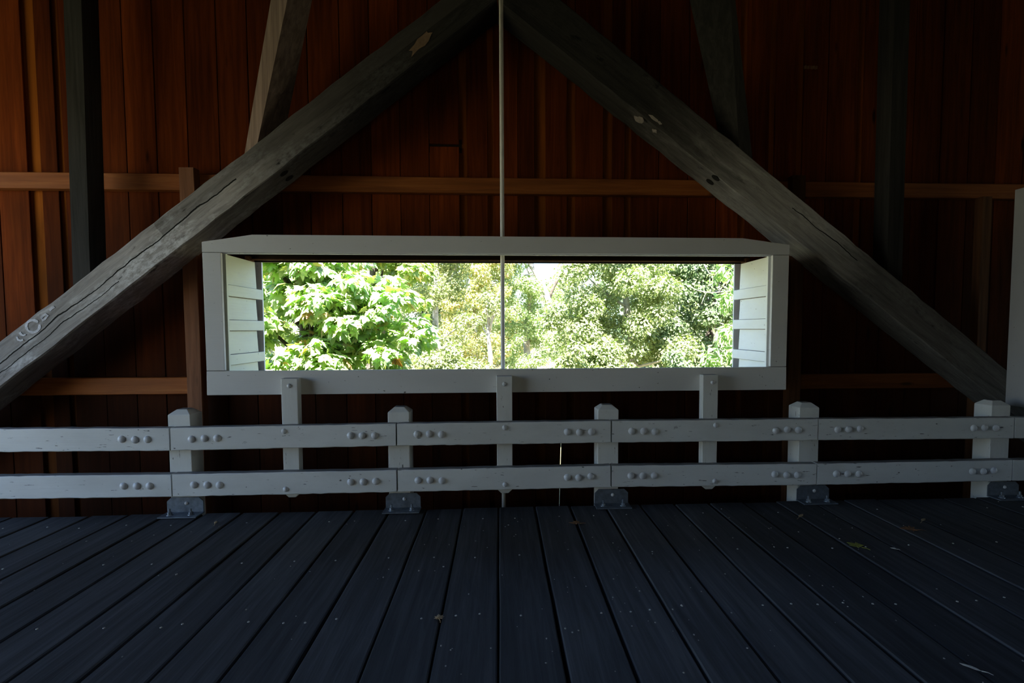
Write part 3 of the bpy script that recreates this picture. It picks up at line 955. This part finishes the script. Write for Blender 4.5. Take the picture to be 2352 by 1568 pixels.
# ------------------------------------------------------------------ things lying on the deck
MAPLE = [(0.0, -0.05), (0.10, 0.06), (0.34, -0.02), (0.28, 0.16), (0.50, 0.28), (0.33, 0.36), (0.42, 0.62), (0.20, 0.52), (0.14, 0.74), (0.0, 1.0)]
MAPLE = MAPLE + [(-x, y) for x, y in MAPLE[-2:0:-1]]


def floor_leaf(x, y, size, rot, mat, label, seed, shape=None):
    r = random.Random(seed)
    pts = shape or MAPLE
    bm = bmesh.new()
    c = bm.verts.new((0, 0.35 * size, 0.010))
    ring_ = [bm.verts.new((px_ * size, py_ * size, 0.003 + r.uniform(0, 0.22) * abs(px_) * size + 0.04 * size * r.random())) for px_, py_ in pts]
    for a, b in zip(ring_, ring_[1:] + ring_[:1]):
        bm.faces.new((c, a, b))
    ext = bmesh.ops.extrude_face_region(bm, geom=bm.faces[:])
    bmesh.ops.translate(bm, vec=(0, 0, 0.0012), verts=[v for v in ext['geom'] if isinstance(v, bmesh.types.BMVert)])
    o = tag(empty('fallen_leaf', (x, y, 0.002)), label, 'leaf', 'fallen leaves on the deck')
    o.rotation_euler = (0, 0, rot)
    bl = bpy.data.objects.new('leaf_blade', mesh_of('leaf_blade', bm))
    col.objects.link(bl)
    bl.data.materials.append(mat)
    bl.parent = o
    st = bpy.data.objects.new('leaf_stem', tube_mesh('leaf_stem', [Vector((0, -0.05 * size, 0.004)), Vector((0.05 * size, -0.35 * size, 0.006)), Vector((0.02 * size, -0.6 * size, 0.004))], [0.0022, 0.0018, 0.0015], 5))
    col.objects.link(st)
    st.data.materials.append(mat)
    st.parent = o


SLIM = [(0, -0.05), (0.12, 0.2), (0.15, 0.5), (0.08, 0.8), (0, 1.0), (-0.08, 0.8), (-0.15, 0.5), (-0.12, 0.2)]
floor_leaf(2.52, 3.60, 0.10, 0.5, MW['leaf_yellow'], 'yellow green maple leaf lying on the dark planks at the right', 1)
floor_leaf(3.15, 3.89, 0.11, 1.2, MW['leaf_brown'], 'dull brown leaf lying on the dark planks at the far right', 2)
floor_leaf(3.34, 4.065, 0.09, -0.9, MW['leaf_tan'], 'curled tan leaf in a plank joint behind the brown leaf', 3, SLIM)
floor_leaf(2.42, 4.215, 0.10, -0.8, MW['leaf_tan'], 'curled tan leaf in front of the post foot right of the window', 4, SLIM)
floor_leaf(0.62, 4.19, 0.085, 1.4, MW['leaf_brown'], 'small brown leaf with a pale edge near the middle post foot', 5)
floor_leaf(-0.327, 2.82, 0.055, 0.2, MW['leaf_tan'], 'tiny tan leaf fragment caught in a joint of the nearest planks', 6)
floor_leaf(2.14, 2.24, 0.075, 0.7, MW['leaf_pale'], 'pale dry leaf sliver at the lower right corner of the deck', 7, SLIM)
floor_leaf(2.74, 3.55, 0.035, 0.8, MW['leaf_pale'], 'tiny white leaf sliver right of the yellow green leaf', 8, SLIM)
floor_leaf(-2.26, 4.36, 0.07, 0.3, MW['leaf_tan'], 'thin tan grass blade leaf beside the left post foot', 9, SLIM)

# pale crumbs scattered over the planks
bm = bmesh.new()
for k in range(230):
    x = rnd.uniform(-4.2, 4.6)
    y = rnd.uniform(1.9, 4.5)
    if k > 130:
        x, y = rnd.gauss(0.55, 0.9), rnd.uniform(2.1, 4.4)
    f = ((x - X0) / PITCH) % 1
    if f < 0.07 or f > 0.93:
        continue
    s = rnd.uniform(0.0022, 0.0055) * (1.5 if rnd.random() < 0.08 else 1)
    r = bmesh.ops.create_icosphere(bm, subdivisions=1, radius=s)
    bmesh.ops.scale(bm, vec=(1, rnd.uniform(0.8, 1.8), 0.5), verts=r['verts'])
    bmesh.ops.translate(bm, vec=(x, y, 0.0045), verts=r['verts'])
tag(link('litter_crumbs', mesh_of('litter_crumbs', bm), MW['speck']), 'pale crumbs of litter scattered over the dark planks', 'litter', kind='stuff')

# ------------------------------------------------------------------ trees outside
def leaf_template(outline, fold=0.12, droop=0.15):
    pts = np.array([(0.0, 0.42, 0.0)] + [(x, y, abs(x) * -fold * 2 - droop * y * y) for x, y in outline])
    n = len(outline)
    fc = np.array([(0, 1 + i, 1 + (i + 1) % n) for i in range(n)])
    return pts, fc


T_MAPLE = leaf_template(MAPLE, 0.18, 0.22)
T_OVAL = leaf_template([(0, 0), (0.30, 0.35), (0.22, 0.75), (0, 1.0), (-0.22, 0.75), (-0.30, 0.35)], 0.15, 0.15)
T_SMALL = (np.array([(0, 0, 0), (0.32, 0.5, -0.08), (0, 1.0, -0.1), (-0.32, 0.5, -0.08)]), np.array([(0, 1, 2), (0, 2, 3)]))
T_LONG = leaf_template([(0, 0), (0.13, 0.25), (0.15, 0.55), (0, 1.0), (-0.15, 0.55), (-0.13, 0.25)], 0.2, 0.25)


def leaf_frames(P, N, up=0.6, jitter=0.7):
    n = len(P)
    nrm = N + np.array([0, 0, up]) + rng.normal(0, jitter, (n, 3))
    nrm /= np.linalg.norm(nrm, axis=1)[:, None]
    t = N * 0.7 + np.array([0, 0, -0.45]) + rng.normal(0, 0.5, (n, 3))
    t -= nrm * (t * nrm).sum(1)[:, None]
    t /= np.linalg.norm(t, axis=1)[:, None] + 1e-9
    s = np.cross(t, nrm)
    return s, t, nrm


def leaves_mesh(name, P, N, S, tmpl, up=0.6, jitter=0.7):
    v, f = tmpl
    s, t, nrm = leaf_frames(P, N, up, jitter)
    V = P[:, None, :] + S[:, None, None] * (v[None, :, 0:1] * s[:, None, :] + v[None, :, 1:2] * t[:, None, :] + v[None, :, 2:3] * nrm[:, None, :])
    n, k = len(P), len(v)
    Fc = (f[None] + (np.arange(n) * k)[:, None, None]).reshape(-1)
    me = bpy.data.meshes.new(name)
    me.vertices.add(n * k)
    me.vertices.foreach_set('co', V.reshape(-1).astype(np.float32))
    nf = n * len(f)
    me.loops.add(nf * 3)
    me.loops.foreach_set('vertex_index', Fc.astype(np.int32))
    me.polygons.add(nf)
    me.polygons.foreach_set('loop_start', np.arange(0, nf * 3, 3, dtype=np.int32))
    me.polygons.foreach_set('loop_total', np.full(nf, 3, dtype=np.int32))
    me.update(calc_edges=True)
    return me


def clump_points(clumps, n):
    C = np.array([c[0] for c in clumps])
    Rr = np.array([c[1] for c in clumps])
    w = (Rr[:, 0] * Rr[:, 2])
    idx = rng.choice(len(clumps), n, p=w / w.sum())
    d = rng.normal(0, 1, (n, 3))
    d /= np.linalg.norm(d, axis=1)[:, None]
    q = rng.uniform(0.45, 1.06, n) ** 0.6
    return C[idx] + d * Rr[idx] * q[:, None], d


def tree(name, label, base, trunk_top, trunk_r, clumps, nleaf, size, tmpl, mat, bark, parts=0, group='trees outside the bridge', cat='tree', up=0.6, branches=8):
    root = empty(name, base)
    tag(root, label, cat, group)
    b, tt = Vector(base), Vector(trunk_top)
    pts = []
    for k in range(7):
        t = k / 6
        p = b.lerp(tt, t) + Vector((rnd.uniform(-1, 1), rnd.uniform(-1, 1), 0)) * trunk_r * 0.9 * (0 < k < 6)
        pts.append(p - b)
    if trunk_r > 0:
        link('trunk', tube_mesh('trunk', pts, [trunk_r * (1.15 - 0.75 * k / 6) for k in range(7)], 9), bark, root, b)
    cl = sorted(clumps, key=lambda c: -c[1][0])[:branches]
    for c, r in cl:
        c = Vector(c)
        t = min(0.95, max(0.25, (c.z - b.z) / max(0.5, tt.z - b.z) * 0.75))
        s0 = b.lerp(tt, t)
        m = s0.lerp(c, 0.5) + Vector((rnd.uniform(-0.2, 0.2), rnd.uniform(-0.2, 0.2), rnd.uniform(-0.1, 0.3))) * (c - s0).length * 0.4
        r0 = max(0.012, trunk_r * 0.35)
        link('branch', tube_mesh('branch', [s0 - b, s0.lerp(m, 0.5) - b, m - b, m.lerp(c, 0.5) - b, c - b], [r0, r0 * 0.8, r0 * 0.6, r0 * 0.45, r0 * 0.25], 6), bark, root, b)
    P, N = clump_points(clumps, nleaf)
    S = size * rng.uniform(0.65, 1.25, nleaf)
    if parts:
        # the leaves nearest the window are parts of their own
        dist = P[:, 1]
        vis = np.argsort(dist)[:parts]
        keep = np.ones(nleaf, bool)
        keep[vis] = False
        variants = []
        for q in range(6):
            v, f = tmpl
            vv = v.copy()
            vv[:, 2] += rng.normal(0, 0.05, len(v))
            me = bpy.data.meshes.new('leaf')
            me.from_pydata([tuple(x) for x in vv], [], [tuple(int(i) for i in x) for x in f])
            me.materials.append(mat)
            variants.append(me)
        s, t, nr = leaf_frames(P[vis], N[vis], up, 0.6)
        for q, i in enumerate(vis):
            o = bpy.data.objects.new('leaf', variants[q % 6])
            mtx = Matrix(((s[q][0], t[q][0], nr[q][0], 0), (s[q][1], t[q][1], nr[q][1], 0), (s[q][2], t[q][2], nr[q][2], 0), (0, 0, 0, 1))) @ Matrix.Scale(S[i], 4)
            mtx.translation = Vector(P[i]) - b
            o.parent = root
            o.matrix_local = mtx
            col.objects.link(o)
        P, N, S = P[keep], N[keep], S[keep]
    fo = link('foliage', leaves_mesh('foliage', P - np.array(b), N, S, tmpl, up), mat, root, b)
    fo['kind'] = 'stuff'
    return root


def clumps_px(spec, Y, dy, r_px, n, seed, flat=0.72):
    """clump balls filling a region given as pixel ellipses (cx, cy, rx, ry) at depth Y"""
    r = random.Random(seed)
    out = []
    k = Y / F
    tot = sum(s[2] * s[3] for s in spec)
    for cx, cy, rx, ry in spec:
        m = max(1, int(n * rx * ry / tot))
        for _ in range(m):
            a, q = r.uniform(0, 2 * math.pi), math.sqrt(r.random())
            p = at(cx + rx * q * math.cos(a), cy + ry * q * math.sin(a), Y + r.uniform(-dy, dy))
            rr = r_px * k * r.uniform(0.7, 1.3)
            out.append((tuple(p), (rr, rr, rr * flat)))
    return out


def base_at(px, Y, z=GZ + 0.05):
    p = at(px, 750, Y)
    return (p.x, p.y, z)


# near maple, left half of the window
tree('maple_tree', 'broad leaved bright green maple filling the left of the window', base_at(676, 10.4), at(735, 540, 10.6), 0.17,
     clumps_px([(650, 690, 150, 190), (760, 720, 170, 150), (860, 790, 120, 80), (690, 650, 110, 60)], 9.8, 0.8, 38, 120, 1, 0.5), 5600, 0.205, T_MAPLE, MW['maple'], MW['bark_dark'], 300, up=1.2)
tree('maple_tree', 'smaller leaved yellow green maple behind the near maple', base_at(850, 15.5), at(870, 480, 15.5), 0.14,
     clumps_px([(870, 650, 110, 90), (800, 560, 180, 120), (930, 740, 60, 70)], 15.2, 1.2, 32, 60, 2, 0.5), 6500, 0.18, T_MAPLE, MW['maple_back'], MW['bark_dark'], up=1.5)
tree('olive_tree', 'fine leaved olive green tree left of the rod', base_at(990, 19), at(1005, 480, 19), 0.13,
     clumps_px([(990, 700, 90, 160), (1000, 560, 110, 110), (930, 800, 110, 60)], 18.6, 1.3, 26, 90, 3), 24000, 0.095, T_SMALL, MW['olive'], MW['bark_pale'])
tree('autumn_tree', 'yellowing tree touched with orange just left of the rod', base_at(1085, 24), at(1090, 500, 24), 0.15,
     clumps_px([(1085, 650, 90, 70), (1100, 560, 120, 90), (1075, 740, 60, 60), (1090, 810, 70, 50)], 23.5, 1.5, 22, 90, 4), 27000, 0.115, T_SMALL, MW['autumn'], MW['bark_pale'])
wil = tree('willow_tree', 'pale green fine leaved tree just right of the rod', base_at(1205, 26), at(1222, 590, 26), 0.18,
     clumps_px([(1205, 740, 70, 95), (1260, 720, 70, 70), (1180, 650, 50, 60), (1170, 570, 60, 60), (1175, 815, 38, 45), (1290, 800, 40, 50)], 25.4, 1.5, 20, 115, 5), 32000, 0.11, T_SMALL, MW['willow'], MW['bark_pale'])
tree('oak_tree', 'bushy yellow green tree filling the right of the window', base_at(1450, 15), at(1440, 520, 15), 0.13,
     clumps_px([(1400, 700, 140, 130), (1470, 630, 95, 80), (1340, 760, 70, 80), (1400, 560, 110, 80), (1450, 800, 125, 60)], 14.6, 1.5, 33, 120, 6), 52000, 0.085, T_SMALL, MW['oak'], MW['bark_pale'], up=0.9)
tree('dark_tree', 'deep green shaded tree behind the right window panel', base_at(1620, 15.6), at(1640, 520, 15.6), 0.16,
     clumps_px([(1610, 690, 80, 140), (1700, 640, 120, 160), (1600, 560, 120, 80), (1590, 800, 70, 60)], 15.2, 1.0, 30, 70, 7), 24000, 0.10, T_SMALL, MW['dark_leaf'], MW['bark_dark'])
ash = tree('ash_tree', 'slender tree with long pale leaves beside the right window panel', base_at(1720, 9.6), at(1712, 560, 9.6), 0.05,
     clumps_px([(1660, 680, 28, 90), (1650, 800, 40, 45), (1640, 625, 34, 20), (1730, 700, 70, 150)], 9.4, 0.35, 20, 34, 8), 1500, 0.14, T_LONG, MW['ash'], MW['bark_pale'], 260, up=0.5)
tree('low_shrub', 'low olive shrub at the sill left of the rod', base_at(1030, 13.5), at(1040, 800, 13.5), 0.04,
     clumps_px([(1060, 845, 85, 45), (960, 850, 80, 50)], 13.2, 0.7, 24, 42, 9), 9000, 0.085, T_SMALL, MW['olive'], MW['bark_dark'], group='shrubs outside the bridge', cat='shrub')
tree('low_shrub', 'low leafy shrub at the sill right of the gravel path', base_at(1330, 13), at(1330, 800, 13), 0.04,
     clumps_px([(1340, 835, 60, 40), (1420, 860, 90, 40)], 12.8, 0.6, 24, 26, 10), 5000, 0.09, T_OVAL, MW['oak'], MW['bark_dark'], group='shrubs outside the bridge', cat='shrub')
tree('low_shrub', 'dark low shrub at the right end of the sill', base_at(1560, 12.5), at(1560, 830, 12.5), 0.04,
     clumps_px([(1570, 850, 90, 40)], 12.4, 0.6, 24, 20, 12), 4000, 0.085, T_OVAL, MW['dark_leaf'], MW['bark_dark'], group='shrubs outside the bridge', cat='shrub')
# pale bare trunk left of the rod, and far trees closing the view
tree('birch_tree', 'pale bare trunk standing left of the rod', base_at(1132, 20.5), at(1122, 690, 20.5), 0.11,
     clumps_px([(1110, 700, 40, 40), (1140, 690, 30, 40)], 20.5, 0.6, 16, 14, 13), 1200, 0.10, T_SMALL, MW['olive'], MW['bark_pale'])
far = [(620, 44, 'maple_back'), (760, 47, 'olive'), (880, 42, 'oak'), (985, 46, 'dark_leaf'), (1070, 43, 'olive'), (1160, 48, 'autumn'), (1335, 45, 'oak'), (1430, 42, 'dark_leaf'), (1540, 46, 'olive'), (1650, 43, 'oak')]
flab = ['yellow green distant tree behind the near maple', 'olive distant tree behind the two maples', 'light green distant tree at the back of the maples', 'dark distant tree behind the olive tree', 'olive distant tree behind the yellowing tree', 'yellowish distant tree just behind the rod', 'light green distant tree right of the sky gap', 'dark distant tree behind the bushy tree', 'olive distant tree behind the bushy tree', 'light green distant tree behind the deep green tree']
for k, (px, Y, mt) in enumerate(far):
    tree('distant_tree', flab[k], base_at(px, Y), at(px + 4, 640, Y), 0.22,
         clumps_px([(px, 690, 70, 110), (px, 800, 75, 60)] if mt != 'autumn' else [(px, 760, 60, 60)], Y, 2.0, 24, 60, 30 + k), 11000, 0.28, T_SMALL, MW[mt], MW['bark_pale'], group='distant trees', branches=4)



def stem(root, pix, Y, r0, r1, mat):
    b = Vector(root.location)
    P = [at(x, y, Y) for x, y in pix]
    fine_ = []
    for i in range(len(P) - 1):                               # smooth the bend a little
        fine_ += [P[i].lerp(P[i + 1], t) for t in (0.0, 0.5)]
    fine_.append(P[-1])
    sm = [fine_[0]] + [(fine_[i - 1] + fine_[i] * 2 + fine_[i + 1]) / 4 for i in range(1, len(fine_) - 1)] + [fine_[-1]]
    n = len(sm)
    link('branch', tube_mesh('branch', [p - b for p in sm], [r0 + (r1 - r0) * i / (n - 1) for i in range(n)], 6), mat, root, b)


stem(ash, [(1700, 664), (1660, 670), (1630, 673), (1600, 667), (1572, 652)], 9.2, 0.011, 0.006, MW['bark_pale'])
stem(ash, [(1612, 598), (1626, 625), (1646, 648), (1668, 664)], 9.3, 0.008, 0.008, MW['bark_pale'])
stem(ash, [(1610, 700), (1618, 680), (1622, 672)], 9.2, 0.004, 0.004, MW['bark_pale'])
stem(wil, [(1205, 585), (1222, 610), (1236, 634), (1252, 668), (1262, 700)], 25.0, 0.12, 0.16, MW['bark_pale'])
stem(wil, [(1232, 631), (1218, 630), (1203, 632)], 25.0, 0.06, 0.03, MW['bark_pale'])
stem(wil, [(1260, 690), (1272, 655), (1290, 630), (1312, 612)], 25.0, 0.08, 0.05, MW['bark_dark'])

for o in list(sc.objects):
    if '_sub' in o:
        del o['_sub']
